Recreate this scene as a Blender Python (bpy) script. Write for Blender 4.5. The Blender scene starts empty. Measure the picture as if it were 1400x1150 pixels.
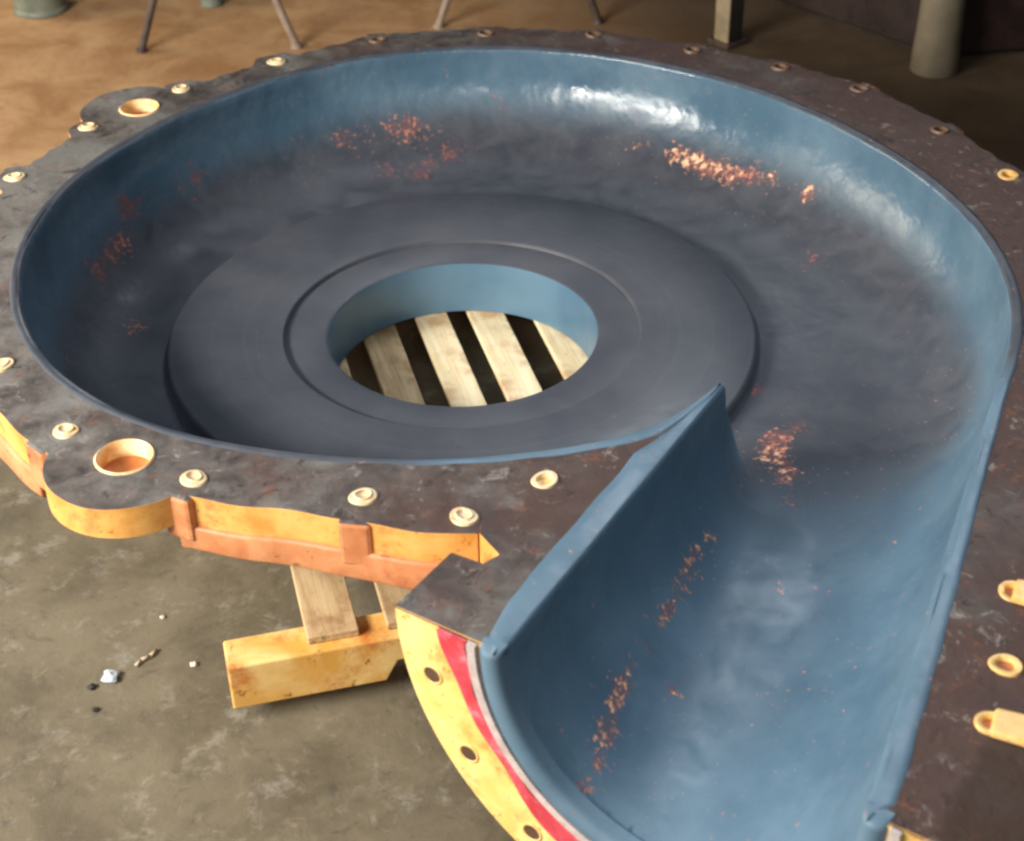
import bpy, bmesh, math, random
import numpy as np
from mathutils import Vector, Matrix
from mathutils.geometry import delaunay_2d_cdt

random.seed(7)
SC = bpy.context.scene
COL = SC.collection
S = 0.225             # metres per model unit
FL = 1.02             # floor lies this many units under the disc

# ------------------------------------------------------------------ geometry of the casing half
ZF = 0.744            # flange plane, in model units (1 unit = suction bore radius)
RIM = [2.543, 2.659, 2.681, 2.675, 2.699, 2.762, 2.85, 2.944, 3.01, 3.042, 3.059, 3.076, 3.093, 3.108, 3.135, 3.197,
       3.293, 3.388, 3.447, 3.469, 3.463, 3.452, 3.443, 3.454, 3.505, 3.598, 3.705, 3.798, 3.861]
RIM_PH = [12.0 * i for i in range(29)]
RIM.append(3.878); RIM_PH.append(340.6)
AZ0 = -52.1

def smooth_interp(x, xs, ys):
    x = np.asarray(x, float); xs = np.asarray(xs, float); ys = np.asarray(ys, float)
    m = np.gradient(ys, xs)
    i = np.clip(np.searchsorted(xs, x) - 1, 0, len(xs) - 2)
    h = xs[i + 1] - xs[i]; t = (x - xs[i]) / h
    return ((2*t**3 - 3*t**2 + 1) * ys[i] + (t**3 - 2*t**2 + t) * h * m[i]
            + (-2*t**3 + 3*t**2) * ys[i + 1] + (t**3 - t**2) * h * m[i + 1])

def rim_radius(ph):
    return smooth_interp(ph, RIM_PH, RIM)

TIP = np.array([1.56, -2.002]); LEND = np.array([0.141, -4.235]); REND = np.array([1.733, -5.366])

def sstep(a, b, x):
    t = np.clip((np.asarray(x, float) - a) / (b - a), 0, 1)
    return t * t * (3 - 2 * t)

def boundary():
    """inner opening: tongue tip, clockwise spiral, outer lip to the mouth, then inner lip from the mouth back to the tip"""
    pts, H, rr, lw = [], [], [], []
    for ph in np.arange(0, 340.6, 0.75):
        a = math.radians(AZ0 - ph); R = float(rim_radius(ph))
        pts.append((R * math.cos(a), R * math.sin(a)))
        H.append(0.844); rr.append(0.30 + 0.5 * float(sstep(10, 170, ph)))
        lw.append(0.11 - 0.06 * float(sstep(5, 30, ph)))
    P0 = np.array([3.267, -2.1])
    for t in np.linspace(0, 1, 90):
        q = P0 + (REND - P0) * t
        pts.append(tuple(q)); s = float(sstep(0.2, 1, t))
        H.append(0.844 + 0.132 * s); rr.append(0.8 + 0.176 * s); lw.append(0.05 + 0.05 * float(sstep(0, .8, t)))
    nr = len(pts)
    for t in np.linspace(0, 1, 66)[:-1]:
        q = LEND + (TIP - LEND) * t
        pts.append(tuple(q)); s = float(1 - sstep(0.0, 0.9, t))
        H.append(0.844 + 0.132 * s); rr.append(0.45 + 0.526 * s); lw.append(0.098 + .052 * float(sstep(0, .14, t)))
    return np.array(pts), np.array(H), np.array(rr), np.array(lw), nr

BP, BH, BR, BL, NR = boundary()
_m = np.arange(len(BP)); HALF = np.full(len(BP), 9.0)       # half the thickness of the tongue near its tip
_sp = _m[:int(70 / .75)]; _lf = _m[NR:]
for _i in _sp: HALF[_i] = .5 * np.sqrt(((BP[_lf] - BP[_i]) ** 2).sum(1).min())
for _i in _lf: HALF[_i] = .5 * np.sqrt(((BP[_sp] - BP[_i]) ** 2).sum(1).min())
BL = np.minimum(BL, HALF * 1.04 + .001)
A_ = BP; B_ = np.roll(BP, -1, axis=0)
SEG_OK = np.ones(len(BP), bool); SEG_OK[NR - 1] = False     # the mouth is open

def wall_query(P):
    """distance to the nearest wall, with the section depth and radius there"""
    P = np.atleast_2d(np.asarray(P, float)); d = np.empty(len(P)); H = np.empty(len(P)); R = np.empty(len(P))
    a = A_[SEG_OK]; ab = (B_ - A_)[SEG_OK]; L2 = (ab ** 2).sum(1)
    h0 = BH[SEG_OK]; h1 = np.roll(BH, -1)[SEG_OK]; r0 = BR[SEG_OK]; r1 = np.roll(BR, -1)[SEG_OK]
    for s in range(0, len(P), 2000):
        q = P[s:s + 2000, None, :] - a[None]
        t = np.clip((q * ab).sum(2) / L2, 0, 1)
        dd = ((q - t[..., None] * ab) ** 2).sum(2)
        i = dd.argmin(1); k = np.arange(len(i)); tt = t[k, i]
        d[s:s + 2000] = np.sqrt(dd[k, i])
        H[s:s + 2000] = h0[i] * (1 - tt) + h1[i] * tt; R[s:s + 2000] = r0[i] * (1 - tt) + r1[i] * tt
    return d, H, R

def bowl_z(P):
    d, H, R = wall_query(P)
    e = .032                                                     # rolled top edge
    u = np.clip((d - e) / (R - e), 0, 1)
    z = ZF - e - (H - e) * np.sqrt(np.clip(1 - (1 - u) ** 2, 0, 1))
    return np.where(d < e, ZF - e + e * np.sqrt(np.clip(1 - (d / e) ** 2, 0, 1)), z)

def W(x, y, z):
    return (x * S, y * S, (z + FL) * S)

# ------------------------------------------------------------------ scene helpers
def link(o, parent=None):
    COL.objects.link(o)
    if parent: o.parent = parent
    return o

def tag(o, label=None, cat=None, group=None, kind=None):
    if label: o['label'] = label
    if cat: o['category'] = cat
    if group: o['group'] = group
    if kind: o['kind'] = kind
    return o

def thing(name, loc, label, cat, group=None, rz=0.0):
    o = bpy.data.objects.new(name, None); o.empty_display_size = 0.05
    o.location = loc; o.rotation_euler = (0, 0, rz)
    link(o); return tag(o, label, cat, group)

def mesh_obj(name, verts, faces, mats, parent=None, fm=None, smooth=False, sharp=None, bevel=None):
    me = bpy.data.meshes.new(name); me.from_pydata([tuple(v) for v in verts], [], [tuple(f) for f in faces])
    for m in (mats if isinstance(mats, (list, tuple)) else [mats]): me.materials.append(m)
    if fm is not None: me.polygons.foreach_set('material_index', fm)
    if smooth: me.polygons.foreach_set('use_smooth', [True] * len(me.polygons))
    me.update()
    bm = bmesh.new(); bm.from_mesh(me); bmesh.ops.recalc_face_normals(bm, faces=bm.faces)
    if sharp:
        for e in bm.edges:
            if len(e.link_faces) == 2 and e.calc_face_angle(0) > math.radians(sharp): e.smooth = False
    bm.to_mesh(me); bm.free()
    o = link(bpy.data.objects.new(name, me), parent)
    if bevel:
        b = o.modifiers.new('edge', 'BEVEL'); b.width = bevel; b.segments = 2; b.limit_method = 'ANGLE'; b.angle_limit = math.radians(42)
        if smooth: b.harden_normals = False
    return o

class MB:
    """collects simple solids into one mesh"""
    def __init__(s): s.v = []; s.f = []; s.m = []
    def add(s, vs, fs, mi=0):
        n = len(s.v); s.v += [tuple(v) for v in vs]; s.f += [tuple(i + n for i in f) for f in fs]; s.m += [mi] * len(fs)
    def prism(s, poly, z0, z1, mi=0):
        n = len(poly)
        vs = [(x, y, z0) for x, y in poly] + [(x, y, z1) for x, y in poly]
        fs = [tuple(range(n))[::-1], tuple(range(n, 2 * n))] + [(i, (i + 1) % n, n + (i + 1) % n, n + i) for i in range(n)]
        s.add(vs, fs, mi)
    def box(s, c, size, rz=0.0, mi=0):
        x, y, z = [q / 2 for q in size]; cr, sr = math.cos(rz), math.sin(rz)
        s.prism([(c[0] + a * cr - b * sr, c[1] + a * sr + b * cr) for a, b in ((-x, -y), (x, -y), (x, y), (-x, y))], c[2] - z, c[2] + z, mi)
    def tube(s, a, b, r0, r1=None, n=20, mi=0):
        a = Vector(a); b = Vector(b); r1 = r0 if r1 is None else r1
        d = (b - a).normalized(); u = d.orthogonal().normalized(); w = d.cross(u)
        vs = [a + (u * math.cos(t) + w * math.sin(t)) * r0 for t in [2 * math.pi * i / n for i in range(n)]] \
           + [b + (u * math.cos(t) + w * math.sin(t)) * r1 for t in [2 * math.pi * i / n for i in range(n)]]
        s.add(vs, [tuple(range(n))[::-1], tuple(range(n, 2 * n))] + [(i, (i + 1) % n, n + (i + 1) % n, n + i) for i in range(n)], mi)
    def lathe(s, prof, c=(0, 0, 0), n=48, axis=None, ang=(0, 2 * math.pi), mi=0, closed=False):
        """prof: (radius, height, material) rings round an axis; axis = (u, v, w) frame"""
        u, v, w = axis or (Vector((1, 0, 0)), Vector((0, 1, 0)), Vector((0, 0, 1)))
        c = Vector(c); full = abs(ang[1] - ang[0] - 2 * math.pi) < 1e-6
        k = n if full else n + 1; vs = []; fs = []
        for i in range(k):
            t = ang[0] + (ang[1] - ang[0]) * i / n
            for r, h in prof: vs.append(c + (u * math.cos(t) + v * math.sin(t)) * r + w * h)
        m = len(prof); mm = m if closed else m - 1
        for i in range(n):
            j = (i + 1) % k
            for q in range(mm): fs.append((i * m + q, j * m + q, j * m + (q + 1) % m, i * m + (q + 1) % m))
        if not full and closed: fs += [tuple(range(m)), tuple(range((k - 1) * m, k * m))[::-1]]
        s.add(vs, fs, mi)
    def build(s, name, mats, parent=None, **kw):
        return mesh_obj(name, s.v, s.f, mats, parent, fm=s.m, **kw)

# ------------------------------------------------------------------ materials
class Nodes:
    def __init__(s, name):
        s.mat = bpy.data.materials.new(name); s.mat.use_nodes = True
        s.t = s.mat.node_tree; s.t.nodes.clear()
        s.out = s.n('ShaderNodeOutputMaterial'); s.b = s.n('ShaderNodeBsdfPrincipled')
        s.t.links.new(s.b.outputs[0], s.out.inputs[0])
        s.co = s.n('ShaderNodeTexCoord').outputs['Object']
    def n(s, t, **kw):
        x = s.t.nodes.new(t)
        for k, v in kw.items(): setattr(x, k, v)
        return x
    def l(s, a, b): s.t.links.new(a, b)
    def set(s, sock, v):
        if hasattr(v, 'is_linked') or hasattr(v, 'links'): s.l(v, sock)
        elif isinstance(v, (tuple, list)): sock.default_value = (*v, 1) if len(v) == 3 and sock.type == 'RGBA' else v
        else: sock.default_value = v
    def mapped(s, scale=(1, 1, 1), rot=(0, 0, 0), loc=(0, 0, 0)):
        m = s.n('ShaderNodeMapping'); m.inputs['Scale'].default_value = scale; m.inputs['Rotation'].default_value = rot; m.inputs['Location'].default_value = loc
        s.l(s.co, m.inputs[0]); return m.outputs[0]
    def noise(s, scale, detail=6, rough=0.55, vec=None, dist=0.0):
        x = s.n('ShaderNodeTexNoise'); x.inputs['Scale'].default_value = scale; x.inputs['Detail'].default_value = detail
        x.inputs['Roughness'].default_value = rough; x.inputs['Distortion'].default_value = dist
        s.l(vec or s.co, x.inputs['Vector']); return x.outputs['Fac']
    def ramp(s, fac, a, b, ca=0.0, cb=1.0):
        x = s.n('ShaderNodeMapRange'); x.interpolation_type = 'SMOOTHSTEP'
        for i, v in zip((1, 2, 3, 4), (a, b, ca, cb)): x.inputs[i].default_value = v
        s.l(fac, x.inputs[0]); return x.outputs[0]
    def mix(s, fac, a, b):
        x = s.n('ShaderNodeMix', data_type='RGBA')
        s.set(x.inputs[0], fac); s.set(x.inputs[6], a); s.set(x.inputs[7], b); return x.outputs[2]
    def math(s, op, a, b=0.0):
        x = s.n('ShaderNodeMath', operation=op); s.set(x.inputs[0], a); s.set(x.inputs[1], b); return x.outputs[0]
    def attr(s, name):
        x = s.n('ShaderNodeAttribute'); x.attribute_name = name; return x.outputs['Fac']
    def xyz(s):
        x = s.n('ShaderNodeSeparateXYZ'); s.l(s.co, x.inputs[0]); return x.outputs
    def bump(s, h, strength, dist=0.002, prev=None):
        x = s.n('ShaderNodeBump'); x.inputs['Strength'].default_value = strength; x.inputs['Distance'].default_value = dist
        s.l(h, x.inputs['Height'])
        if prev: s.l(prev, x.inputs['Normal'])
        return x.outputs[0]
    def done(s, color, rough=0.5, normal=None, metal=0.0, spec=0.5, coat=0.0):
        s.set(s.b.inputs['Base Color'], color); s.set(s.b.inputs['Roughness'], rough); s.set(s.b.inputs['Metallic'], metal)
        s.b.inputs['Specular IOR Level'].default_value = spec; s.b.inputs['Coat Weight'].default_value = coat
        if normal: s.l(normal, s.b.inputs['Normal'])
        return s.mat

def m_coating():
    k = Nodes('blue_epoxy_coating')
    big = k.noise(5, 5, .6); mid = k.noise(17, 6, .6, dist=.6); fine = k.noise(70, 4, .6)
    blue = k.mix(k.ramp(big, .3, .7), (.065, .123, .182), (.105, .177, .245))
    blue = k.mix(k.math('MULTIPLY', k.ramp(mid, .5, .75), .5), blue, (.055, .12, .165))
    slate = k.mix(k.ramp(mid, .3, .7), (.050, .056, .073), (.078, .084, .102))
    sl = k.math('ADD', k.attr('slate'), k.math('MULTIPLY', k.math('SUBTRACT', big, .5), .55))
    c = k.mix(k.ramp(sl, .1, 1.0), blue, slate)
    # scuffed places where the older red primer and the filler show through
    wear = k.attr('wear')
    halo = k.math('ADD', wear, k.math('MULTIPLY', k.math('SUBTRACT', mid, .5), 1.5))
    c = k.mix(k.math('MULTIPLY', k.ramp(halo, .35, .8), .55), c, (.20, .075, .075))
    w = k.math('ADD', wear, k.math('MULTIPLY', k.math('SUBTRACT', k.noise(105, 4, .7), .5), 4.6))
    c = k.mix(k.ramp(w, .6, 1.12), c, k.mix(k.ramp(k.attr('pale'), .2, .9), (.30, .105, .095), (.52, .22, .145)))
    c = k.mix(k.ramp(k.math('MULTIPLY', w, k.attr('pale')), .95, 1.25), c, (.84, .58, .37))
    r = k.ramp(k.math('ADD', k.math('MULTIPLY', mid, .5), k.math('MULTIPLY', big, .5)),   .34, .66, .05, .34)
    r = k.math('ADD', r, k.math('MULTIPLY', k.attr('slate'), .3)); gl = k.attr('gloss')
    r = k.math('ADD', r, k.math('MULTIPLY', k.math('SUBTRACT', 1.0, gl), .34))
    nb = k.bump(k.math('MULTIPLY', k.noise(8, 2, .45, dist=.3), k.math('ADD', k.math('MULTIPLY', gl, .75), .25)), .42, .010)
    nb = k.bump(k.math('MULTIPLY', mid, k.math('ADD', k.math('MULTIPLY', gl, .7), .3)), .30, .004, nb)
    nb = k.bump(k.math('MULTIPLY', k.noise(21, 2, .5), k.math('ADD', k.math('MULTIPLY', gl, .8), .2)), .50, .005, nb)
    nb = k.bump(fine, .20, .001, nb)
    # fine scoring along the flow and pinholes of dust
    sc = k.noise(1.0, 5, .7, k.mapped(scale=(240, 12, 60), rot=(0, 0, .62)))
    c = k.mix(k.math('MULTIPLY', k.ramp(sc, .62, .74), .22), c, (.22, .25, .27))
    c = k.mix(k.math('MULTIPLY', k.ramp(k.noise(210, 2, .5), .68, .78), .35), c, (.03, .045, .06))
    m_ = k.done(c, r, nb); k.l(k.math('SUBTRACT', .5, k.math('MULTIPLY', k.attr('slate'), .28)), k.b.inputs['Specular IOR Level']); return m_

def m_disc():
    k = Nodes('slate_disc_coating')
    big = k.noise(6, 5, .6); mid = k.noise(26, 5, .6)
    c = k.mix(k.ramp(big, .3, .7), (.056, .061, .078), (.082, .087, .104))
    c = k.mix(k.math('MULTIPLY', k.ramp(mid, .55, .75), .35), c, (.078, .088, .108))
    ln = k.n('ShaderNodeVectorMath', operation='LENGTH'); k.l(k.co, ln.inputs[0])
    rg = k.n('ShaderNodeTexNoise', noise_dimensions='1D'); rg.inputs['Scale'].default_value = 170; rg.inputs['Detail'].default_value = 6; rg.inputs['Roughness'].default_value = .7
    k.l(ln.outputs['Value'], rg.inputs['W']); rg = rg.outputs['Fac']
    c = k.mix(k.math('MULTIPLY', k.ramp(rg, .52, .7), .14), c, (.15, .155, .17))
    c = k.mix(k.math('MULTIPLY', k.ramp(k.noise(12, 8, .7, dist=1.2), .56, .70), .4), c, (.055, .052, .058))
    c = k.mix(k.math('MULTIPLY', k.ramp(k.noise(38, 7, .75, k.mapped(loc=(4, 4, 4))), .62, .74), .3), c, (.20, .195, .19))
    return k.done(c, k.ramp(mid, .3, .7, .36, .5), k.bump(rg, .12, .0008, k.bump(k.noise(60, 4), .2, .001, k.bump(big, .2, .004))), spec=.22)

def m_bore():
    k = Nodes('blue_bore_coating')
    c = k.mix(k.ramp(k.noise(7, 5), .3, .7), (.07, .145, .22), (.11, .20, .28))
    return k.done(c, .35, k.bump(k.noise(14, 4), .3, .004))

def m_flange_top():
    k = Nodes('oily_rusted_flange_face')
    big = k.noise(4.5, 6, .65); mid = k.noise(22, 7, .65, dist=.5); fine = k.noise(130, 5, .7)
    x, y, z = k.xyz()
    c = k.mix(k.ramp(mid, .3, .72), (.040, .034, .033), (.135, .118, .11))
    rust = k.math('ADD', big, k.math('MULTIPLY', k.math('ADD', x, 0.15), .17))
    c = k.mix(k.math('MULTIPLY', k.ramp(rust, .42, .66), .8), c, (.066, .031, .024))
    c = k.mix(k.math('MULTIPLY', k.ramp(mid, .60, .74), .8), c, (.17, .062, .035))
    grey = k.math('SUBTRACT', k.noise(8, 6, .6), k.math('MULTIPLY', x, .28))
    c = k.mix(k.math('MULTIPLY', k.ramp(grey, .55, .78), .8), c, (.19, .185, .175))
    c = k.mix(k.math('MULTIPLY', k.ramp(k.noise(34, 8, .75, k.mapped(loc=(7, 1, 0)), .8), .57, .66), .75), c, (.26, .235, .215))
    c = k.mix(k.math('MULTIPLY', k.ramp(k.noise(28, 8, .75, k.mapped(loc=(1, 9, 0)), .8), .56, .66), .8), c, (.024, .018, .017))
    c = k.mix(k.math('MULTIPLY', k.ramp(k.noise(46, 6, .7, k.mapped(loc=(2, 3, 0))), .60, .68), .7), c, (.20, .075, .035))
    sd = k.math('ADD', k.math('MULTIPLY', k.math('SUBTRACT', x, .937 * S), .815), k.math('MULTIPLY', k.math('ADD', y, 4.80 * S), -.579))
    sd = k.math('ADD', sd, k.math('MULTIPLY', k.math('SUBTRACT', mid, .5), .04))
    ed = k.math('MULTIPLY', k.ramp(sd, 1.22 * S, 1.30 * S), k.ramp(y, -4.9 * S, -5.1 * S))
    c = k.mix(k.math('MULTIPLY', ed, .85), c, (.040, .022, .014))
    c = k.mix(k.math('MULTIPLY', k.ramp(fine, .58, .75), .5), c, (.025, .02, .02))
    return k.done(c, k.ramp(mid, .3, .7, .55, .8), k.bump(fine, .7, .0016, k.bump(mid, .7, .004)), spec=.28)

def m_paint(name, a, b, dirt, rough=.45, dirtamt=.7, scale=16):
    k = Nodes(name)
    n = k.noise(scale, 6, .6, dist=.4); f = k.noise(scale * 5, 5, .65)
    c = k.mix(k.ramp(n, .32, .68), a, b)
    c = k.mix(k.math('MULTIPLY', k.ramp(k.noise(scale * .8, 7, .7, k.mapped(loc=(3, 1, 2))), .52, .72), dirtamt), c, dirt)
    c = k.mix(k.math('MULTIPLY', k.ramp(f, .62, .76), .5 * dirtamt), c, tuple(q * .5 for q in dirt))
    chip = k.noise(scale * 3.1, 6, .7, k.mapped(loc=(6, 2, 4)), .5)
    c = k.mix(k.math('MULTIPLY', k.ramp(chip, .60, .66), .75 * min(1, dirtamt)), c, tuple(q * .35 for q in dirt))
    return k.done(c, k.ramp(n, .3, .7, rough - .08, rough + .12), k.bump(f, .25, .001, k.bump(n, .3, .003)))

def m_wood(name, a, b, dirt, along=(1, 0, 0)):
    k = Nodes(name)
    g = k.noise(1.0, 7, .65, k.mapped(scale=(7, 90, 90)), .3); n = k.noise(11, 6, .65)
    c = k.mix(k.ramp(g, .3, .7), a, b)
    c = k.mix(k.math('MULTIPLY', k.ramp(n, .46, .68), .8), c, dirt)
    c = k.mix(k.math('MULTIPLY', k.ramp(k.noise(30, 6, .7, k.mapped(loc=(2, 5, 1))), .60, .70), .6), c, tuple(q * .35 for q in dirt))
    return k.done(c, .75, k.bump(g, .4, .002))

def m_floor():
    k = Nodes('stained_workshop_concrete')
    big = k.noise(.9, 6, .6); mid = k.noise(5.5, 8, .66, dist=.5); fine = k.noise(40, 8, .72); grit = k.noise(260, 3, .6)
    x, y, z = k.xyz()
    c = k.mix(k.ramp(mid, .3, .7), (.094, .078, .052), (.168, .142, .094))
    c = k.mix(k.math('MULTIPLY', k.ramp(k.noise(3.2, 7, .65), .50, .70), .65), c, (.085, .072, .050))
    c = k.mix(k.math('MULTIPLY', k.ramp(k.noise(9, 7, .7, dist=1), .56, .72), .7), c, (.075, .062, .046))
    c = k.mix(k.math('MULTIPLY', k.ramp(k.noise(13, 8, .75, k.mapped(loc=(5, 2, 0))), .53, .70), .75), c, (.27, .25, .21))
    c = k.mix(k.math('MULTIPLY', k.ramp(k.noise(24, 8, .75, k.mapped(loc=(3, 8, 0)), .6), .55, .68), .6), c, (.062, .056, .044))
    c = k.mix(k.math('MULTIPLY', k.ramp(k.noise(19, 8, .75, k.mapped(loc=(9, 4, 0)), .6), .56, .70), .55), c, (.29, .255, .19))
    # sunlit tan painted into the floor colour behind the casing
    sun_back = k.math('ADD', y, k.math('MULTIPLY', k.math('SUBTRACT', big, .5), 1.2))
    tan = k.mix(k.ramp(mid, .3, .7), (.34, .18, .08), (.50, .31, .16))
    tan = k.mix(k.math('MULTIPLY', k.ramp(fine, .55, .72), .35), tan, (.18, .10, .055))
    shade_right = k.math('ADD', x, k.math('MULTIPLY', k.math('SUBTRACT', mid, .5), .5))
    c = k.mix(k.ramp(sun_back, .15, .75), c, tan)
    c = k.mix(k.math('MULTIPLY', k.ramp(shade_right, -.1, .75), .86), c, (.052, .038, .024))  # shade painted in: floor colour falls to dark brown towards the right
    c = k.mix(k.math('MULTIPLY', k.ramp(fine, .56, .74), .45), c, (.07, .062, .05))
    c = k.mix(k.math('MULTIPLY', k.ramp(grit, .66, .74), .5), c, (.34, .31, .26))
    return k.done(c, k.ramp(mid, .3, .7, .55, .85), k.bump(grit, .25, .001, k.bump(fine, .5, .003)))

def m_plain(name, a, b, rough=.5, metal=0.0, scale=20, bump=.3):
    k = Nodes(name); n = k.noise(scale, 6, .6)
    return k.done(k.mix(k.ramp(n, .3, .7), a, b), k.ramp(n, .3, .7, rough - .06, rough + .1), k.bump(n, bump, .002), metal)

M = dict(
    coat=m_coating(), disc=m_disc(), bore=m_bore(), ftop=m_flange_top(),
    yellow=m_paint('chipped_yellow_orange_paint', (.60, .26, .05), (.76, .42, .12), (.38, .10, .035), dirtamt=.95),
    orange=m_paint('salmon_orange_primer', (.46, .165, .065), (.60, .27, .12), (.30, .08, .035), dirtamt=.9),
    cream=m_paint('bare_cream_metal', (.66, .48, .27), (.80, .65, .42), (.55, .24, .07), dirtamt=.95, scale=55),
    amber=m_paint('amber_bolt_paint', (.70, .40, .10), (.80, .55, .22), (.40, .15, .05), dirtamt=.7, scale=40),
    dull=m_paint('dusty_brown_bolt', (.10, .055, .035), (.20, .12, .07), (.06, .03, .02), dirtamt=.6, scale=40),
    face=m_paint('pale_yellow_flange_paint', (.72, .48, .13), (.80, .61, .23), (.50, .22, .06), dirtamt=.95, scale=22),
    red=m_paint('crimson_gasket_paint', (.46, .035, .050), (.58, .07, .10), (.60, .32, .36), dirtamt=.55, scale=26),
    grey=m_paint('bare_grey_rim', (.36, .30, .29), (.54, .45, .43), (.16, .17, .15), scale=30),
    ear=m_paint('orange_cream_hole_wall', (.74, .40, .13), (.90, .70, .42), (.55, .20, .05), dirtamt=.8, scale=24),
    hole=m_plain('rusty_hole_bottom', (.035, .02, .012), (.09, .045, .02), .8),
    rusthole=m_plain('orange_rust_hole', (.42, .13, .035), (.56, .22, .07), .7),
    shell=m_paint('brown_shell_primer', (.11, .055, .035), (.16, .085, .05), (.06, .04, .03)),
    pale=m_wood('pale_pallet_wood', (.74, .58, .33), (.88, .76, .52), (.46, .25, .11)),
    shadedwood=m_wood('shaded_pallet_wood', (.42, .27, .13), (.62, .46, .26), (.26, .12, .05)),  # darker copy of the pallet wood for the slats lying in shade
    stringer=m_paint('yellow_stained_wood', (.70, .36, .07), (.84, .60, .24), (.52, .15, .025), rough=.7, dirtamt=1.0, scale=12),
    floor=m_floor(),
    steel=m_plain('brown_steel_leg', (.035, .022, .018), (.08, .052, .042), .5),
    steel2=m_plain('worn_pale_steel_leg', (.20, .15, .12), (.32, .25, .20), .45),
    black=m_plain('black_steel', (.012, .011, .011), (.03, .025, .022), .5),
    post=m_plain('dusty_tan_post', (.20, .16, .10), (.30, .235, .15), .6),
    pillar=m_plain('grey_brown_pillar_paint', (.115, .096, .062), (.17, .14, .095), .65, scale=9),
    maroon=m_plain('dark_maroon_paint', (.012, .005, .004), (.024, .009, .007), .6),
    pail=m_plain('grey_green_pail', (.10, .125, .10), (.19, .21, .17), .5),
    stone=m_plain('pale_chip', (.55, .52, .45), (.72, .70, .64), .8),
    paper=m_plain('bluish_scrap', (.38, .44, .50), (.55, .60, .64), .6),
    twig=m_plain('pale_twig', (.42, .34, .24), (.55, .45, .33), .8),
    char=m_plain('black_scrap', (.015, .013, .012), (.03, .028, .025), .7),
)

# ------------------------------------------------------------------ floor
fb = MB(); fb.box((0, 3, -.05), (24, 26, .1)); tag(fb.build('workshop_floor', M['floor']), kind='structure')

# ------------------------------------------------------------------ the pump casing
case = thing('pump_casing', (0, 0, 0), 'open half of a large spiral pump casing lined with glossy blue coating, on a pallet', 'pump casing')

def cdt_plan(outer, holes, extra=(), edges_extra=()):
    """triangles of a plane region: inside outer, outside holes"""
    pts = []; eds = []
    for loop in [outer] + list(holes):
        n0 = len(pts); pts += [Vector(p) for p in loop]; n = len(loop)
        eds += [(n0 + i, n0 + (i + 1) % n) for i in range(n)]
    pts += [Vector(p) for p in extra]
    v, e, f, *_ = delaunay_2d_cdt(pts, eds, [], 0, 1e-6)
    V2 = np.array([(q.x, q.y) for q in v]); F = np.array([t for t in f if len(t) == 3])
    C = V2[F].mean(1)
    keep = inside(C, outer)
    for h in holes: keep &= ~inside(C, h)
    return V2, F[keep]

def inside(P, loop):
    L = np.asarray(loop, float); x, y = P[:, 0], P[:, 1]; r = np.zeros(len(P), bool)
    x1, y1 = L[:, 0], L[:, 1]; x2, y2 = np.roll(x1, -1), np.roll(y1, -1)
    for a, b, c, d in zip(x1, y1, x2, y2):
        if b == d: continue
        m = ((b > y) != (d > y)) & (x < (c - a) * (y - b) / (d - b) + a); r ^= m
    return r

def wob(x, y, k=1.0):   # small casting unevenness
    return k * (math.sin(x * 3.1 + y * 1.7) + math.sin(x * 1.3 - y * 4.1 + 1)) * .5

AX = np.array([-.579, -.815]); SD = np.array([.815, -.579]); MC = np.array([.937, -4.80])   # mouth frame

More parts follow.
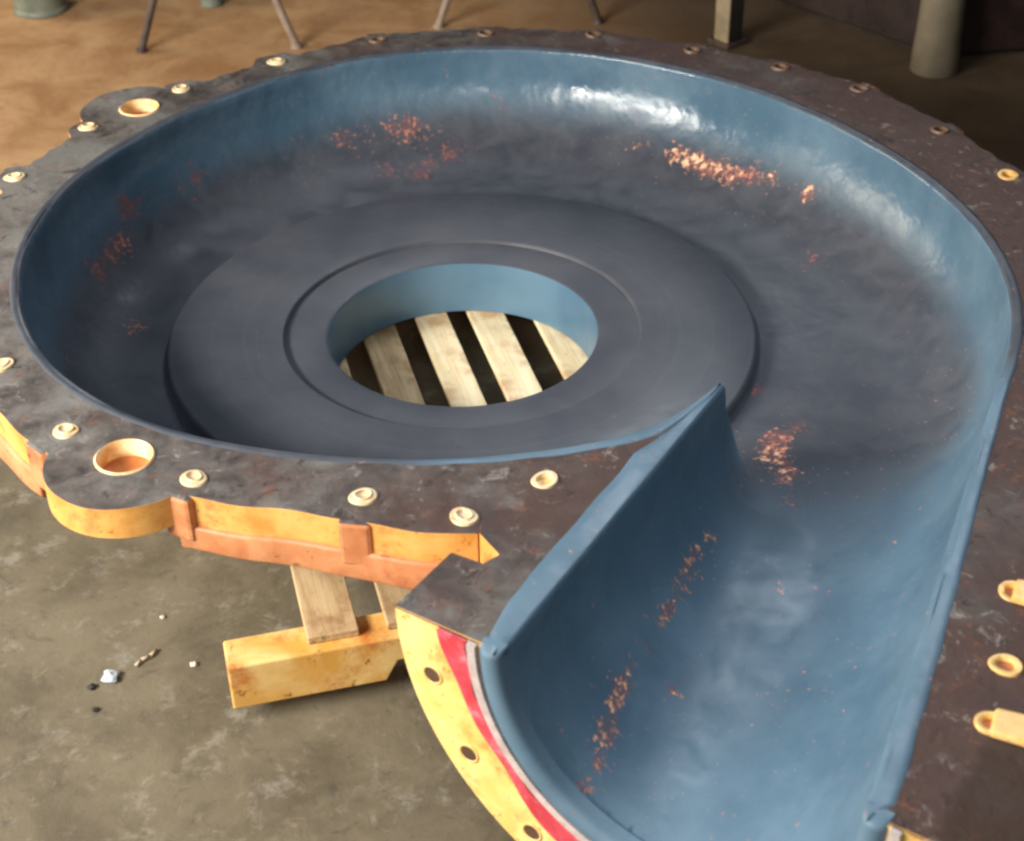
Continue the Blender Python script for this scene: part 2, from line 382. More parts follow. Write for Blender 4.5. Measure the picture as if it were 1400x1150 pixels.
# --- spiral bowl and mouth, one continuous liner
def build_bowl():
    N = len(BP); T = np.roll(BP, -1, 0) - np.roll(BP, 1, 0); T /= np.linalg.norm(T, axis=1)[:, None]
    NRM = np.stack([T[:, 1], -T[:, 0]], 1)                       # to the right of travel
    mid = BP + NRM * 0.05
    side = 1 if inside(mid, BP).mean() > .5 else -1
    NRM *= side                                                  # inward
    lev = [.009, .017, .024, .029, .0315, .034, .040, .050, .066, .09, .125, .17, .22, .28, .35, .43, .52, .62, .72]
    extra = []
    for d in lev:
        q = BP[::(1 if d < .2 else 2)] + NRM[::(1 if d < .2 else 2)] * d
        dd, _, _ = wall_query(q); ok = (dd > d * .985) & inside(q, BP)
        extra += [tuple(p) for p in q[ok]]
    g = .065; xs = np.arange(-3.3, 4.1, g); ys = np.arange(-5.5, 3.7, g)
    G = np.array([(x + (g / 2 if j % 2 else 0), y) for j, y in enumerate(ys) for x in xs])
    G = G[inside(G, BP)]; dd, _, _ = wall_query(G); G = G[(dd > .3) & (np.hypot(G[:, 0], G[:, 1]) > 1.45)]
    G = G[((G - np.array([.937, -4.80])) @ np.array([-.579, -.815])) < -.03]
    extra += [tuple(p) for p in G]
    me_line = [tuple(REND + (LEND - REND) * (.5 - .5 * math.cos(t))) for t in np.linspace(0, math.pi, 110)[2:-2]]
    loop = [tuple(p) for p in BP[:NR]] + me_line + [tuple(p) for p in BP[NR:]]
    hole = [(1.4 * math.cos(t), 1.4 * math.sin(t)) for t in np.linspace(0, 2 * math.pi, 97)[:-1]]
    V2, F = cdt_plan(loop, [hole], extra)
    Z = bowl_z(V2)
    verts = [W(x, y, z + wob(x * 1.6, y * 1.6, .006) * float(sstep(.02, .5, -((x - MC[0]) * AX[0] + (y - MC[1]) * AX[1])))) for (x, y), z in zip(V2, Z)]
    faces = [tuple(int(i) for i in f) for f in F]
    # rounded lip over the flange face
    idx = {}
    key = lambda p: (round(p[0], 4), round(p[1], 4))
    for i, p in enumerate(V2): idx[key(p)] = i
    ring = []
    wl = lambda i: BL[i] * (1 + .04 * wob(BP[i][0] * 4, BP[i][1] * 4)) 
    prof = [(.04, .001), (.2, .004), (.5, .006), (.85, .005), (1.0, -.006)]
    strips = []
    for a, (fr, h) in enumerate(prof):
        row = []
        for i in range(N):
            off = wl(i) * fr
            q = BP[i] - NRM[i] * off; row.append(len(verts)); verts.append(W(q[0], q[1], ZF + h))
        strips.append(row)
    base = [idx[key(p)] for p in BP]
    rows = [base] + strips
    for i in range(N):
        j = (i + 1) % N
        if i == NR - 1:
            continue
        for a in range(len(rows) - 1): faces.append((rows[a][i], rows[a][j], rows[a + 1][j], rows[a + 1][i]))
    ob = mesh_obj('volute_liner', verts, faces, [M['coat'], M['shell']], case, smooth=True)
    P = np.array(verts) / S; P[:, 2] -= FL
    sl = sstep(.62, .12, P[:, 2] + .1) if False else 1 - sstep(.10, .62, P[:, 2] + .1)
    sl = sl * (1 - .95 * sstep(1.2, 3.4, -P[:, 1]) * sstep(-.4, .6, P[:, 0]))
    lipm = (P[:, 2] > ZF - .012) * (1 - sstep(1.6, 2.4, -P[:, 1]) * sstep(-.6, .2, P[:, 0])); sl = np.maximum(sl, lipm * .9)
    a = ob.data.attributes.new('gloss', 'FLOAT', 'POINT'); a.data.foreach_set('value', (1 - sstep(-.2, 1.2, -P[:, 1])).astype('f'))
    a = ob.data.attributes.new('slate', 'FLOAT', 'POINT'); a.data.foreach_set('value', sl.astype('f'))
    wv = np.zeros(len(P)); pv = np.zeros(len(P))
    for x, y, z, r, amp, pale in SPOTS:
        w = (.80 if y > 2.6 and x < .6 else .95) * amp * np.exp(-((P - np.array([x, y, z])) ** 2).sum(1) / (1.45 * r * r))
        pv = np.where(w > wv, pale, pv); wv = np.maximum(wv, w)
    a = ob.data.attributes.new('wear', 'FLOAT', 'POINT'); a.data.foreach_set('value', wv.astype('f'))
    a = ob.data.attributes.new('pale', 'FLOAT', 'POINT'); a.data.foreach_set('value', pv.astype('f'))
    # outer wall of the casting, under the liner
    nv = len(V2); co = np.array(verts[:nv]); no = np.zeros((nv, 3))
    tri = np.array([f for f in faces if len(f) == 3 and max(f) < nv]); fn = np.cross(co[tri[:, 1]] - co[tri[:, 0]], co[tri[:, 2]] - co[tri[:, 0]])
    fn *= np.sign(fn[:, 2:3] + 1e-12)
    for q in range(3): np.add.at(no, tri[:, q], fn)
    no /= np.linalg.norm(no, axis=1)[:, None] + 1e-12
    pz = P[:nv, 2]; dt = np.hypot(*(P[:nv, :2] - TIP).T)
    ok = (pz < ZF - .05) & (dt > .9)
    mesh_obj('outer_shell', co - no * .06 * S, [tuple(int(i) for i in t) for t in tri if ok[t].all()], M['shell'], case, smooth=True)
    return ob

SPOTS = [  # x, y, z, radius, strength, paleness
    (-.987, 2.951, .139, .09, .8, .7), (-.411, 3.15, .133, .13, .95, .8), (-.55, 3.13, .14, .10, .8, .7), (-.75, 3.05, .13, .09, .6, .5),
    (-.609, 2.76, -.064, .12, .75, .2), (-.322, 2.667, -.098, .12, .8, .2), (-.06, 2.956, -.035, .14, .8, .2), (-.2, 2.85, -.06, .10, .6, .2),
    (.446, 3.307, .281, .09, .6, .4), (1.605, 2.737, .098, .05, 1.0, 1),
    (1.899, 2.524, .092, .075, 1.25, 1), (2.012, 2.418, .084, .085, 1.3, 1), (2.121, 2.286, .062, .08, 1.1, .9), (2.2, 2.2, .07, .06, .95, .8),
    (2.314, 2.123, .081, .06, 1.0, .8), (2.40, 2.07, .11, .06, .95, .7), (2.48, 2.025, .137, .07, 1.0, .8), (2.608, 1.883, .15, .06, 1.05, 1),
    (2.849, 1.553, .161, .075, 1.05, 1), (2.756, .876, -.08, .09, .65, .1),
    (-2.645, 1.413, .314, .13, .85, .3), (-2.55, 1.6, .30, .09, .6, .2), (-2.653, 1.114, .15, .075, 1.0, .8), (-2.784, .715, .153, .10, .8, .5),
    (-2.712, .947, .147, .09, .85, .6), (-2.445, .24, -.091, .08, .8, .8), (-2.155, 2.09, .25, .12, .55, .2), (-2.30, 1.9, .25, .10, .5, .2),
    (1.995, -.83, -.10, .085, .95, .3), (2.092, -1.432, -.101, .09, 1.05, .8), (2.007, -1.634, -.101, .085, 1.1, 1), (2.03, -1.53, -.1, .085, 1.05, .8),
    (2.074, -1.799, -.101, .08, 1.05, 1), (2.057, -2.146, -.101, .05, .8, .6), (2.238, -1.313, -.101, .07, .8, .3), (2.05, -1.95, -.1, .06, .7, .4),
    (1.424, -2.609, .037, .05, .95, .9), (1.37, -2.72, .03, .05, .95, .9), (1.305, -2.832, .029, .06, 1.0, .9), (1.25, -2.94, .027, .05, .95, .8),
    (1.19, -3.051, .025, .05, .95, .8), (1.13, -3.18, .02, .045, .9, .8), (1.075, -3.305, .005, .05, .95, .8),
    (.944, -3.541, .006, .05, .75, .6), (.787, -3.8, .014, .065, 1.1, 1), (.733, -3.961, -.016, .055, 1.0, 1), (.76, -3.88, 0, .05, .95, .9),
    (.666, -4.144, -.043, .06, 1.0, .9), (.626, -4.293, -.075, .05, .9, .8), (1.823, -2.932, -.11, .04, .85, .8), (1.091, -3.723, -.134, .045, .9, .9),
    (.546, -4.436, -.079, .06, .9, .7), (.70, -4.06, -.03, .05, .9, .8),
]
def trail(a, b, n, r, amp, pale, seed):
    rn = random.Random(seed)
    for i in range(n):
        t = (i + .5) / n; x = a[0] + (b[0] - a[0]) * t + rn.uniform(-.02, .02); y = a[1] + (b[1] - a[1]) * t
        SPOTS.append((x, y, float(bowl_z([(x, y)])[0]), r * rn.uniform(.7, 1.2), amp * rn.uniform(.8, 1.1), pale))
trail((1.46, -2.56), (1.05, -3.35), 13, .036, 1.05, 1, 3); trail((1.0, -3.45), (.80, -3.78), 5, .03, .85, .8, 4); trail((.79, -3.78), (.60, -4.36), 10, .042, 1.05, 1, 5)
trail((1.88, 2.54), (2.34, 2.10), 9, .06, 1.2, 1, 6); trail((-.95, 2.98), (-.35, 3.16), 6, .05, .85, .9, 7); trail((-.55, 2.74), (0, 2.95), 6, .06, .75, .3, 8)
trail((2.06, -1.40), (2.08, -1.85), 6, .05, 1.0, .8, 9)
build_bowl()

# --- raised disc round the suction eye, its ring groove and the bore
d = MB()
d.lathe([(2.21, -.112), (2.175, -.095), (2.155, -.05), (2.148, -.015), (2.125, 0), (1.325, 0), (1.31, -.006), (1.300, -.036), (1.02, -.036), (.995, -.05)], n=128)
mesh_obj('disc', [W(*v) for v in d.v], d.f, M['disc'], case, smooth=True, sharp=60)
d = MB()
d.lathe([(.995, -.05), (.985, -.09), (.975, -.47)], n=96)
mesh_obj('suction_bore', [W(*v) for v in d.v], d.f, M['bore'], case, smooth=True)
d = MB()
d.lathe([(.99, -.40), (1.62, -.40), (1.62, -.475), (.99, -.475)], n=64, closed=True)
mesh_obj('suction_flange', [W(*v) for v in d.v], d.f, M['shell'], case, sharp=30, smooth=True)

# --- outline of the flange
BOLTS = [(-2.363, -2.263, 'n'), (-1.55, -2.777, 'n'), (-.585, -3.004, 'n'), (.431, -2.91, ''), (-.03, -3.215, 'c'),
         (2.763, -3.998, 'y'), (2.569, -4.523, 'y'), (2.391, -4.90, 'y'), (3.372, 2.315, 'd'), (3.829, 1.48, 'd'), (4.127, .659, 'a'),
         (-3.37, 1.139, 'n'), (-2.96, 2.02, 'n'), (-2.302, 2.727, 'n'), (-1.542, 3.255, 'n'), (-.667, 3.694, 'd'),
         (.30, 3.78, 'd'), (1.27, 3.68, 'd'), (2.10, 3.25, 'd'), (2.80, 2.82, 'd'), (4.20, -.25, 'a'), (3.95, -1.25, 'a'), (3.62, -2.15, 'a'), (3.20, -3.05, 'a'),
         (-2.9, -1.516, 'n'), (-3.28, -.62, 'n'), (-3.45, .25, 'n')]
OUT_PH = [0, 41, 54, 64, 83, 91, 100, 128, 147, 163, 178, 193, 208, 223, 238, 258, 274, 287, 299, 318, 341]
OUT_R = [3.27, 3.35, 3.255, 3.32, 3.48, 3.47, 3.48, 3.60, 3.72, 3.72, 3.73, 3.80, 3.92, 3.98, 4.02, 4.08, 4.24, 4.27, 4.34, 4.42, 4.50]
EARS = [((-1.96, -2.56), .475), ((-2.62, 2.34), .46)]
def out_radius(ph, ears=True):
    r = float(smooth_interp([ph], OUT_PH, OUT_R)[0]); e = False
    a = math.radians(AZ0 - ph); u = (math.cos(a), math.sin(a))
    k = float(sstep(112, 130, ph))
    if k > 0:
        near = min(abs((AZ0 - ph - math.degrees(math.atan2(by, bx)) + 180) % 360 - 180) * math.radians(1) * r for bx, by, bk in BOLTS)
        r -= k * (.03 + .13 * (1 - .7 * float(sstep(190, 212, ph))) * float(sstep(.12, .26, near)) + .012 * math.sin(ph * 1.9))
    else: r -= .004 * float(sstep(40, 44, ph)) * (1 + math.sin(ph * .7))
    if ears:
        for (cx, cy), rr in EARS:
            b = u[0] * cx + u[1] * cy; q = b * b - (cx * cx + cy * cy - rr * rr)
            if b > 0 and q > 0 and b + math.sqrt(q) > r: r = b + math.sqrt(q); e = True
    return r, e
def polar(ph, r): a = math.radians(AZ0 - ph); return (r * math.cos(a), r * math.sin(a))

outl = [tuple(MC - SD * 1.00 + AX * .05), tuple(MC - SD * 1.592 + AX * .05), tuple(MC - SD * 1.592 - AX * .45), tuple(MC - SD * 1.40 - AX * .46), (.15, -3.54), (.05, -3.36), (.06, -3.28)]
ph = 37.2
while ph <= 341: outl.append(polar(ph, out_radius(ph)[0])); ph += .4
outl += [(3.83, -2.40), (3.45, -3.20), (3.05, -4.05), (2.66, -4.98), (2.54, -5.24), tuple(MC + SD * 1.592 - AX * .45), tuple(MC + SD * 1.592 + AX * .05)]
outl += [tuple(MC + SD * 1.0 + AX * .05)]
inner = [tuple(BP[i]) for i in range(NR - 1, -1, -1)] + [tuple(BP[i]) for i in range(len(BP) - 1, NR - 1, -1)]
def inset(i):
    T = BP[(i + 1) % len(BP)] - BP[i - 1]; T = T / np.linalg.norm(T)
    return BP[i] - np.array([T[1], -T[0]]) * INW
# the plate starts just outside the liner wall
Tn = np.roll(BP, -1, 0) - np.roll(BP, 1, 0); Tn /= np.linalg.norm(Tn, axis=1)[:, None]
Nn = np.stack([Tn[:, 1], -Tn[:, 0]], 1)
Nn *= 1 if inside(BP + Nn * .05, BP).mean() > .5 else -1
edge = BP - Nn * np.minimum(.02, BL * .5)[:, None]
back = lambda p: (np.asarray(p) - MC) @ AX
seq = [i for i in range(NR - 1, -1, -1) if back(edge[i]) < .02] + [i for i in range(len(BP) - 1, NR - 1, -1) if back(edge[i]) < .02]
tipcut = [tuple(edge[i]) for i in seq if HALF[i] > .05]
plan = outl + tipcut

RB = .074
circ = lambda cx, cy, r, n=22: [(cx + r * math.cos(t), cy + r * math.sin(t)) for t in np.linspace(0, 2 * math.pi, n + 1)[:-1]]
ear_holes = [(-1.975, -2.545, .172), (-2.60, 2.36, .165)]
holes = [circ(x, y, RB) for x, y, k in BOLTS] + [circ(x, y, r, 32) for x, y, r in ear_holes]
V2, F = cdt_plan(plan, holes)
def slab(V2, F, z0, z1, top, side, parent, name, bevel=None):
    n = len(V2); vs = [W(x, y, z1 + wob(x * 5, y * 5, .004)) for x, y in V2] + [W(x, y, z0) for x, y in V2]
    fs = [tuple(map(int, f)) for f in F]; fm = [0] * len(fs); fs += [(int(f[2]) + n, int(f[1]) + n, int(f[0]) + n) for f in F]; fm += [1] * len(F)
    cnt = {}
    for f in F:
        for a, b in ((f[0], f[1]), (f[1], f[2]), (f[2], f[0])): cnt[(int(a), int(b))] = 1
    for a, b in cnt:
        if (b, a) not in cnt: fs.append((b, a, a + n, b + n)); fm.append(1)
    return mesh_obj(name, vs, fs, [top, side], parent, fm=fm, bevel=bevel, smooth=True, sharp=28)
slab(V2, F, ZF - .205, ZF, M['ftop'], M['yellow'], case, 'flange', bevel=.005)

# --- thicker rim band under the flange edge, in the runs between the lifting ears
def band(ph0, ph1):
    m = MB(); prof = []
    phs = np.arange(ph0, ph1 + .01, 1.0); k = len(phs)
    for q in phs:
        r = out_radius(q, False)[0]
        lo = -.395 + .02 * math.sin(q * .11)
        prof.append([(r - .10, -.2), (r + .012, -.2), (r + .028, -.215), (r + .026, lo + .02), (r + .005, lo), (r - .25, lo)])
    vs = []
    for q, pr in zip(phs, prof):
        for r, z in pr: x, y = polar(q, r); vs.append(W(x, y, ZF + z))
    fs = []
    for i in range(k - 1):
        for j in range(6): fs.append((i * 6 + j, (i + 1) * 6 + j, (i + 1) * 6 + (j + 1) % 6, i * 6 + (j + 1) % 6))
    fs += [tuple(range(6)), tuple(range((k - 1) * 6, k * 6))]
    mesh_obj('flange_band', vs, fs, M['orange'], case, bevel=.005, smooth=True, sharp=50)
band(37.2, 67.5); band(84.5, 178 - 25); band(181, 338)

# --- bolt pockets and their ribs
def bushing(x, y, kind):
    m = MB(); c = W(x, y, ZF); r = RB * S; dep = {'n': .0023, 'c': .002, '': -.003, 'y': -.002, 'a': -.008, 'd': -.012}[kind]
    prof = [(r * 1.08, -.05), (r * 1.08, .001), (r * 1.0, .0028), (r * .70, .0028), (r * .60, dep + .003), (r * .56, dep)]
    prof = [(a, b if b > -.02 else -.030) for a, b in prof]
    m.lathe(prof, c, n=24, mi=0)
    m.lathe([(r * .56, dep), (r * .25, dep - .001), (.0002, dep - .001)], c, n=24, mi=1)
    rn = random.Random(int(x * 1000)); p1, p2 = rn.uniform(0, 6), rn.uniform(0, 6); tx, ty = rn.uniform(-.06, .06), rn.uniform(-.10, .02)
    def ruf(v):
        a = math.atan2(v[1] - c[1], v[0] - c[0]); f = 1 + .06 * math.sin(2 * a + p1) + .03 * math.sin(3 * a + p2)
        X, Y = (v[0] - c[0]) * f, (v[1] - c[1]) * f; return (c[0] + X, c[1] + Y, v[2] + (X * tx + Y * ty if v[2] > c[2] - .02 else 0))
    m.v = [ruf(v) for v in m.v]
    a = {'n': 'cream', '': 'cream', 'c': 'cream', 'y': 'amber', 'a': 'amber', 'd': 'dull'}[kind]
    m.build('bolt_pocket', [M[a], M['cream'] if kind in 'nc' and kind else M['amber'] if a == 'cream' else (M['rusthole'] if a == 'amber' else M['hole'])], case, smooth=True, sharp=50)
for x, y in ((2.763, -3.998), (2.391, -4.90)):                 # raised bolt lugs on the mouth side edge
    u = np.array([.905, -.425]); t = np.array([.425, .905]); c = np.array([x, y]); m = MB()
    pl = [c + t * .085, c - t * .085, c + u * .30 - t * .10, c + u * .30 + t * .10]
    m.prism([(p[0] * S, p[1] * S) for p in pl], (ZF - .02 + FL) * S, (ZF + .035 + FL) * S); m.build('bolt_lug', M['amber'], case, bevel=.004)
for x, y, kd in BOLTS:
    bushing(x, y, kd)
    if kd in 'nad' and kd and x < 2.7 + 2:
        a = math.degrees(math.atan2(y, x)); q = (AZ0 - a) % 360
        if q > 338: continue
        r = out_radius(q, False)[0]; ri = math.hypot(x, y) + RB * 1.15
        u = np.array([x, y]) / math.hypot(x, y); t = np.array([-u[1], u[0]])
        m = MB(); hw = RB * 1.35
        pl = [u * ri + t * hw, u * ri - t * hw, u * (r + .032) - t * (hw * .95), u * (r + .032) + t * (hw * .95)]
        m.prism([(p[0] * S, p[1] * S) for p in pl], (ZF - .30 + FL) * S, (ZF + .003 + FL) * S)
        m.m = [1 if i == 1 else 0 for i in range(6)]
        m.build('bolt_rib', [M['orange'], M['ftop']], case, bevel=.006)
for x, y, r in ear_holes:
    m = MB(); c = W(x, y, ZF); R = r * S
    m.lathe([(R * 1.0, -.0455), (R * 1.02, .001), (R * .96, .003), (R * .90, .001), (R * .88, -.022)], c, n=36, mi=0)
    m.lathe([(R * .88, -.022), (R * .3, -.024), (.0003, -.024)], c, n=36, mi=1)
    m.build('lifting_hole', [M['ear'], M['rusthole']], case, smooth=True, sharp=50)

# --- half round mouth flange
u3 = Vector((-SD[0], -SD[1], 0)); dn = Vector((0, 0, -1)); ax3 = Vector((AX[0], AX[1], 0))
mc = Vector(W(MC[0], MC[1], ZF)); fr = (u3, dn, ax3)
m = MB(); rin, rout = 1.0, 1.60; mr = mc + ax3 * (.06 * S) - Vector((0, 0, .006 * S))
sec = [(rin, -.51), (rin, 0), (rout - .012, 0), (rout, -.012), (rout, -.51)]
m.lathe([(r * S, h * S) for r, h in sec], mr, 72, fr, (0, math.pi), 0, True)
fmi = []
for f in m.f:
    q = sum((Vector(m.v[i]) for i in f), Vector()) / len(f) - mr
    fmi.append(1 if len(f) == 5 else 3 if q.dot(u3) < -1.1 * S and q.z > mr.z - .30 * S and abs(q.dot(ax3)) < .012 * S + 1e-4 else (0 if abs(q.dot(ax3)) < .012 * S + 1e-4 else 2))
m.m = fmi
m.build('mouth_flange', [M['face'], M['ftop'], M['orange'], M['grey']], case, sharp=30)
# raised sealing face: red paint on its outer side, bare grey inside
m = MB(); nseg = 72
def ringface(r0, r1, h, name, mt, jag=0.0, end=1.0):
    m = MB(); vs = []; fs = []
    for i in range(nseg + 1):
        t = math.pi * end * i / nseg; j0 = r0 + jag * (math.sin(t * 9) + math.sin(t * 23 + 1)) * .5; j1 = r1 + jag * .6 * math.sin(t * 13 + 2) + (jag * 4.6 * math.exp(-(t / .28) ** 2) + jag * 4.6 * math.exp(-((t - 1.2) / .32) ** 2))
        for r, hh in ((j0, -.02), (j0, h), (j1, h), (j1, -.02)): vs.append(mr + (u3 * math.cos(t) + dn * math.sin(t)) * r * S + ax3 * hh * S)
    for i in range(nseg):
        for q in range(4): fs.append((i * 4 + q, (i + 1) * 4 + q, (i + 1) * 4 + (q + 1) % 4, i * 4 + (q + 1) % 4))
    fs += [(0, 1, 2, 3), tuple(range(nseg * 4, nseg * 4 + 4))]
    return mesh_obj(name, vs, fs, mt, case)
ringface(1.085, 1.135, .030, 'sealing_rim', M['grey'])
ringface(1.137, 1.205, .024, 'sealing_face', M['red'], .022, .9)
# blue rolled end of the liner
m = MB()
m.lathe([(.934 * S, -.012 * S)] + [((1.010 - .064 * math.cos(t)) * S, (.045 + .055 * math.sin(t)) * S) for t in np.linspace(0, math.pi, 9)], mc - Vector((0, 0, .032 * S)), 72, fr, (0, math.pi))
prof_ = [(.9455, -.004 / S)] + [(1.010 - .064 * math.cos(t), .045 + .055 * math.sin(t)) for t in np.linspace(0, math.pi, 9)] + [(1.074, -.02)]
for sg in (1, -1):                                              # rounded corners closing the lip at the flange face
    vs = []; nn = len(prof_)
    for fh, z in ((1, -.032), (.97, -.018), (.84, -.007), (.58, .002), (.3, .006), (-.12, .005)):
        for r, h in prof_: vs.append(mc + u3 * (sg * (r * S)) + ax3 * ((h * fh if h > 0 else h) * S) + Vector((0, 0, z * S)))
    m.add(vs, [(a * nn + q, a * nn + q + 1, (a + 1) * nn + q + 1, (a + 1) * nn + q) for a in range(5) for q in range(nn - 1)])
lip = m.build('liner_lip', M['coat'], case, smooth=True)
for deg in (14.5, 35, 57, 79, 101, 123, 145, 165):
    t = math.radians(deg); c = mr + (u3 * math.cos(t) + dn * math.sin(t)) * 1.42 * S
    e1 = (u3 * math.cos(t) + dn * math.sin(t)); e2 = ax3.cross(e1)
    m = MB(); R = .052 * S
    m.lathe([(R * 1.25, .0003), (R * 1.2, .0016), (R, .0018), (R * .95, .0006)], c, 20, (e1, e2, ax3), mi=0)
    m.lathe([(R * .95, .0006), (.0002, .0004)], c, 20, (e1, e2, ax3), mi=1)
    m.build('bolt_hole', [M['amber'], M['hole']], case, smooth=True)

# ------------------------------------------------------------------ pallet under the casing
PD = np.array([.21, -.977]); PU = np.array([.977, .21]); prz = math.atan2(.21, .977)
pal = thing('wooden_pallet', (0, 0, 0), 'pale wooden pallet with a yellow stained end stringer carrying the blue casing', 'pallet')
def pp(u, v): q = PU * u + PD * v; return q[0] * S, q[1] * S
for u, w in ((-1.42, .32), (-.95, .27), (-.49, .27), (-.045, .255), (.388, .275), (.88, .28), (1.34, .28), (1.8, .28)):
    m = MB(); x, y = pp(u, .1); m.box((0, 0, 0), (4.85 * S, w * S, .058 * S))
    o = m.build('slat', M['shadedwood'] if u < -.4 else M['pale'], pal, bevel=.002)
    o.location = (x, y, (-.508 + FL) * S); o.rotation_euler = (random.uniform(-.01, .01), 0, prz - math.pi / 2)
# stringers with their fork notches
for v in (-2.1, .8, 2.47):
    L0, L1, h0, h1 = -2.08 * S, 2.0 * S, 0.0, .345 * S; n0, n1 = -1.12 * S, -.10 * S
    prof = [(L0, h0), (n0, h0), (n0 + .08 * S, h0 + .15 * S), (n1 - .05 * S, h0 + .16 * S), (n1, h0), (.9 * S, h0), (.98 * S, h0 + .16 * S), (1.6 * S, h0 + .15 * S), (1.68 * S, h0), (L1, h0), (L1, h1), (L0, h1)]
    n = len(prof); th = .13 * S
    vs = [(a, -th, b) for a, b in prof] + [(a, th, b) for a, b in prof]
    fs = [tuple(range(n)), tuple(range(n, 2 * n))[::-1]] + [(i, (i + 1) % n, n + (i + 1) % n, n + i) for i in range(n)]
    o = mesh_obj('stringer', vs, fs, M['stringer'], pal, bevel=.003)
    x, y = pp(0, v); o.location = (x, y, (-.885 + FL) * S); o.rotation_euler = (0, 0, prz)
for v in (-2.0, .8, 2.1):
    m = MB(); m.box((0, 0, 0), (3.8 * S, .2 * S, .13 * S)); o = m.build('base_board', M['pale'], pal, bevel=.002)
    x, y = pp(.05, v); o.location = (x, y, .066 * S); o.rotation_euler = (0, 0, prz)

# ------------------------------------------------------------------ things behind the casing
def trestle(cx, cy, half, h, label, ma, mb, rz=0.0):
    t = thing('steel_trestle', (cx * S, cy * S, 0), label, 'trestle', 'steel trestles behind the casing', rz)
    for dy, k in ((0, 1), (1.9, .9)):
        for sx in (-1, 1):
            m = MB(); a = Vector((sx * half * S, dy * S, .004)); b = Vector((sx * .12 * S, (.25 + dy * .74) * S, h * S))
            m.tube(a, b, .046 * S, .046 * S, 14); m.tube(a - Vector((0, 0, .004)), a + Vector((0, 0, .006)), .07 * S, .06 * S, 14)
            m.build('leg', ma if sx < 0 else mb, t, smooth=True, sharp=40)
    m = MB(); m.box((0, .95 * S, (h + .06) * S), (.5 * S, 2.6 * S, .14 * S)); m.build('top_rail', M['steel'], t, bevel=.003)
trestle(-2.74, 7.99, .905, 2.2, 'dark steel trestle with thin splayed legs on the sunlit floor, the left one of two', M['steel'], M['steel2'])
trestle(.804, 8.50, .964, 2.3, 'pale legged steel trestle behind the far rim of the casing, the right one of two', M['steel2'], M['steel'])

pz = thing('square_post', (3.22 * S, 7.75 * S, 0), 'slim tan square post with a black side standing behind the far rim', 'post', rz=-.95)
m = MB(); m.box((0, 0, .55), (.235 * S, .235 * S, 1.1)); 
m.m = [1 if i == 3 else 0 for i in range(6)]
m.build('shaft', [M['post'], M['black']], pz, bevel=.003)
m = MB(); m.box((0, 0, .006), (.34 * S, .34 * S, .012)); m.build('foot_plate', M['steel'], pz, bevel=.002)

pl = thing('round_pillar', (5.40 * S, 6.78 * S, 0), 'thick round grey brown pillar standing at the back right', 'pillar')
m = MB(); m.lathe([(.235 * S, .0), (.262 * S, .002), (.262 * S, .05), (.247 * S, .10), (.235 * S, .25), (.230 * S, 1.6), (.0002, 1.6)], n=40); m.build('shaft', M['pillar'], pl, smooth=True, sharp=50)

mh = thing('machine_cabinet', (6.2 * S, 8.6 * S, 0), 'dark maroon machine cabinet in shadow behind the round pillar', 'machine')
def rel(pts, c): return [((x - c[0]) * S, (y - c[1]) * S) for x, y in pts]
m = MB(); m.prism(rel([(5.5, 7.05), (9.0, 7.35), (9.0, 10.6), (3.0, 10.6), (3.72, 9.25)], (6.2, 8.6)), 0.06 * S, 5.0 * S); m.build('body', M['maroon'], mh, bevel=.006)
m = MB(); m.prism(rel([(5.55, 7.15), (8.9, 7.43), (8.9, 10.5), (3.15, 10.5), (3.83, 9.27)], (6.2, 8.6)), 0, .06 * S); m.build('plinth', M['black'], mh)

pa = thing('metal_pail', (-5.10 * S, 9.45 * S, 0), 'grey green round metal pail on the sunlit floor at the back left corner', 'pail')
m = MB(); m.lathe([(.0002, 0), (.30 * S, 0), (.335 * S, .003), (.335 * S, .014), (.315 * S, .018), (.36 * S, .17), (.375 * S, .175), (.36 * S, .178), (.33 * S, .168), (.29 * S, .03), (.0002, .03)], n=40); m.build('body', M['pail'], pa, smooth=True, sharp=50)
m = MB(); 
pts = [Vector((math.cos(t) * .36 * S, 0, .165 + math.sin(t) * .05)) for t in np.linspace(0, math.pi, 16)]
for a, b in zip(pts, pts[1:]): m.tube(a, b, .003, n=8)
m.build('handle', M['steel'], pa, smooth=True)
tn = thing('small_tin', (-2.99 * S, 9.48 * S, 0), 'small grey tin can on the floor between the legs of the left trestle', 'tin can')
m = MB(); m.lathe([(.0002, 0), (.135 * S, 0), (.145 * S, .003), (.135 * S, .006), (.135 * S, .075), (.145 * S, .078), (.13 * S, .078), (.13 * S, .074), (.0002, .074)], n=28); m.build('body', M['pail'], tn, smooth=True, sharp=50)
m = MB(); m.lathe([(.0002, .0745), (.12 * S, .0745), (.12 * S, .0765), (.0002, .0765)], n=28); m.build('lid', M['steel2'], tn)

# ------------------------------------------------------------------ litter on the floor
def chip(name, x, y, size, mt, label, cat, group=None, flat=.6, seed=0):
    rnd = random.Random(seed); bm = bmesh.new(); bmesh.ops.create_icosphere(bm, subdivisions=2, radius=1)
    ax = [rnd.uniform(.7, 1.3), rnd.uniform(.6, 1.1), flat]
    for v in bm.verts:
        k = 1 + .25 * math.sin(v.co.x * 5 + seed) * math.cos(v.co.y * 4 + seed * 2) + rnd.uniform(-.08, .08)
        v.co = Vector((v.co.x * ax[0] * k, v.co.y * ax[1] * k, max(v.co.z, -.75) * ax[2] * k)) * size
    lo = min(v.co.z for v in bm.verts)
    for v in bm.verts: v.co.z -= lo
    me = bpy.data.meshes.new(name); bm.to_mesh(me); bm.free(); me.materials.append(mt)
    o = link(bpy.data.objects.new(name, me)); o.location = (x * S, y * S, 0); o.rotation_euler.z = rnd.uniform(0, 6)
    return tag(o, label, cat, group)
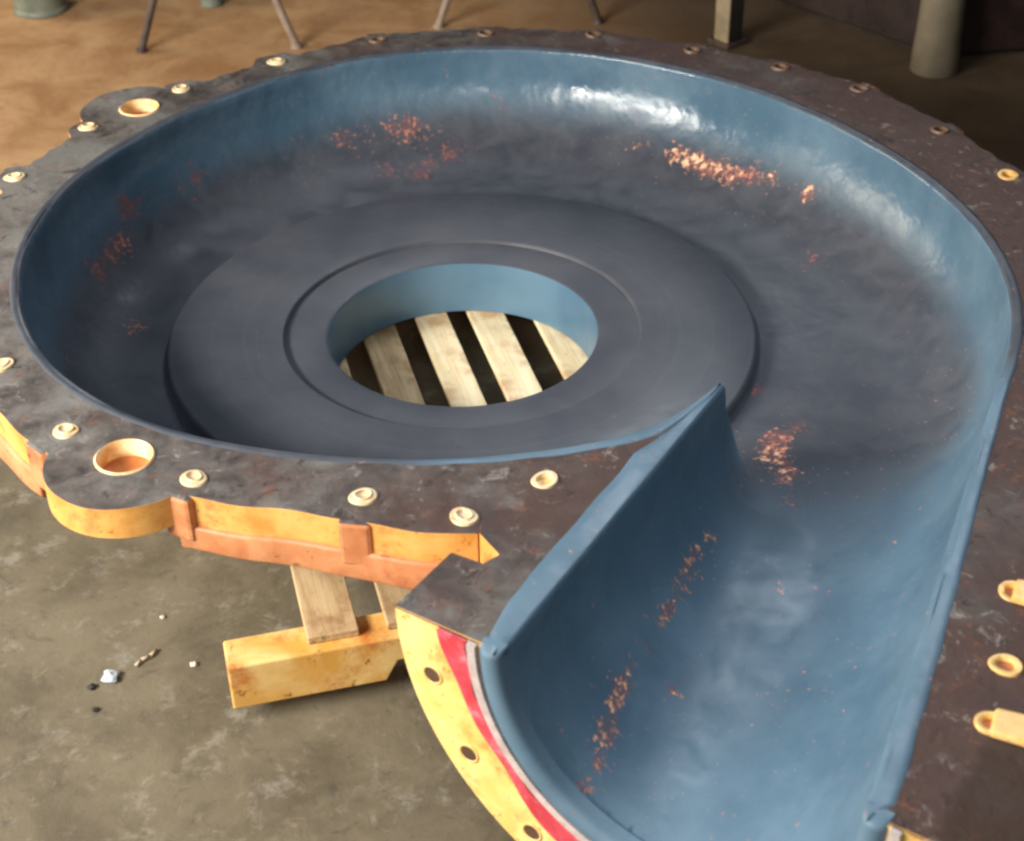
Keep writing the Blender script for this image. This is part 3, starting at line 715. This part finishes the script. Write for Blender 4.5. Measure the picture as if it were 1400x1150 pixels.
chip('stone_chip', -2.078, -1.955, .0042, M['stone'], 'small white stone chip on the concrete nearest the orange flange band', 'stone chip', 'stone chips', seed=1)
chip('stone_chip', -1.813, -2.426, .0046, M['stone'], 'small white stone chip on the concrete left of the yellow pallet end', 'stone chip', 'stone chips', seed=2)
chip('black_scrap', -2.438, -2.60, .0058, M['char'], 'small black scrap at the left tip of the bluish crumpled scrap', 'scrap', seed=5)
chip('black_scrap', -2.38, -2.80, .0044, M['char'], 'tiny black scrap lying below the bluish crumpled scrap', 'scrap', seed=6)
o = chip('crumpled_scrap', -2.33, -2.52, .0135, M['paper'], None, None, flat=.4, seed=11)
tag(o, 'bluish crumpled paper scrap on the concrete at lower left', 'paper scrap')
m = MB(); pts = [Vector((-.020, 0, .003)), Vector((-.008, .003, .005)), Vector((.006, .001, .004)), Vector((.021, .006, .003))]
for a, b in zip(pts, pts[1:]): m.tube(a, b, .0028, .0022, 8)
o = m.build('twig', M['twig'], smooth=True); o.location = (-2.12 * S, -2.36 * S, 0); o.rotation_euler.z = .75
tag(o, 'short pale twig between the bluish scrap and the white chip', 'twig')

# ------------------------------------------------------------------ camera
cam = bpy.data.cameras.new('camera'); co = link(bpy.data.objects.new('camera', cam)); SC.camera = co
cam.sensor_fit = 'HORIZONTAL'; cam.sensor_width = 36; cam.lens = 2200 / 1400 * 36; cam.clip_start = .05; cam.clip_end = 200
r_ = Vector((.99897099, -.04359413, -.01251046)); u_ = Vector((.03526557, .57318176, .81866905)); f_ = Vector((.0285184, .81826782, -.57412932))
mw = Matrix(((r_.x, u_.x, -f_.x, 0), (r_.y, u_.y, -f_.y, 0), (r_.z, u_.z, -f_.z, 0), (0, 0, 0, 1)))
mw.translation = Vector(W(0, -10.11510081, 6.21882026)); co.matrix_world = mw
cam.dof.use_dof = True; cam.dof.focus_distance = 2.35; cam.dof.aperture_fstop = 5.0

# ------------------------------------------------------------------ light: a tall doorway at the left front and added fill lamps
def area(name, loc, target, sx, sy, power, color, spread=180):
    l = bpy.data.lights.new(name, 'AREA'); l.shape = 'RECTANGLE'; l.size = sx; l.size_y = sy; l.energy = power; l.color = color
    l.spread = math.radians(spread)
    o = link(bpy.data.objects.new(name, l)); o.location = loc
    o.rotation_euler = (Vector(target) - Vector(loc)).to_track_quat('-Z', 'Y').to_euler(); return o
area('doorway_daylight', (-2.5, -1.75, 1.75), (0.1, -.1, .3), 1.9, .66, 245, (1, .94, .84))
area('overhead_fill', (-.9, -1.5, 4.2), (.1, 0, 0), 2.0, 1.2, 22, (.86, .93, 1))  # added soft fill from overhead, an unseen lamp
area('back_doorway', (-3.4, 1.95, 1.05), (-.9, 1.5, .1), 1.9, 1.25, 78, (1, .84, .62))

area('front_glint_fill', (.25, -3.6, 2.45), (.1, .5, .2), .8, .3, 22, (1, .97, .92))  # added unseen lamp for far wall glints and front fill
area('nozzle_sheen_fill', (1.37, 2.3, 3.75), (.27, -.86, .1), 1.9, 1.5, 7, (.84, .92, 1), 34)  # added narrow lamp that gives the nozzle floor its sheen
w = bpy.data.worlds.new('World'); SC.world = w; w.use_nodes = True
bg = w.node_tree.nodes['Background']; bg.inputs[0].default_value = (.80, .86, 1.0, 1); bg.inputs[1].default_value = .035

SC.view_settings.view_transform = 'Standard'; SC.view_settings.look = 'None'; SC.view_settings.gamma = 1; SC.view_settings.exposure = 0
SC.cycles.filter_width = 2.6
SC.cycles.use_denoising = True
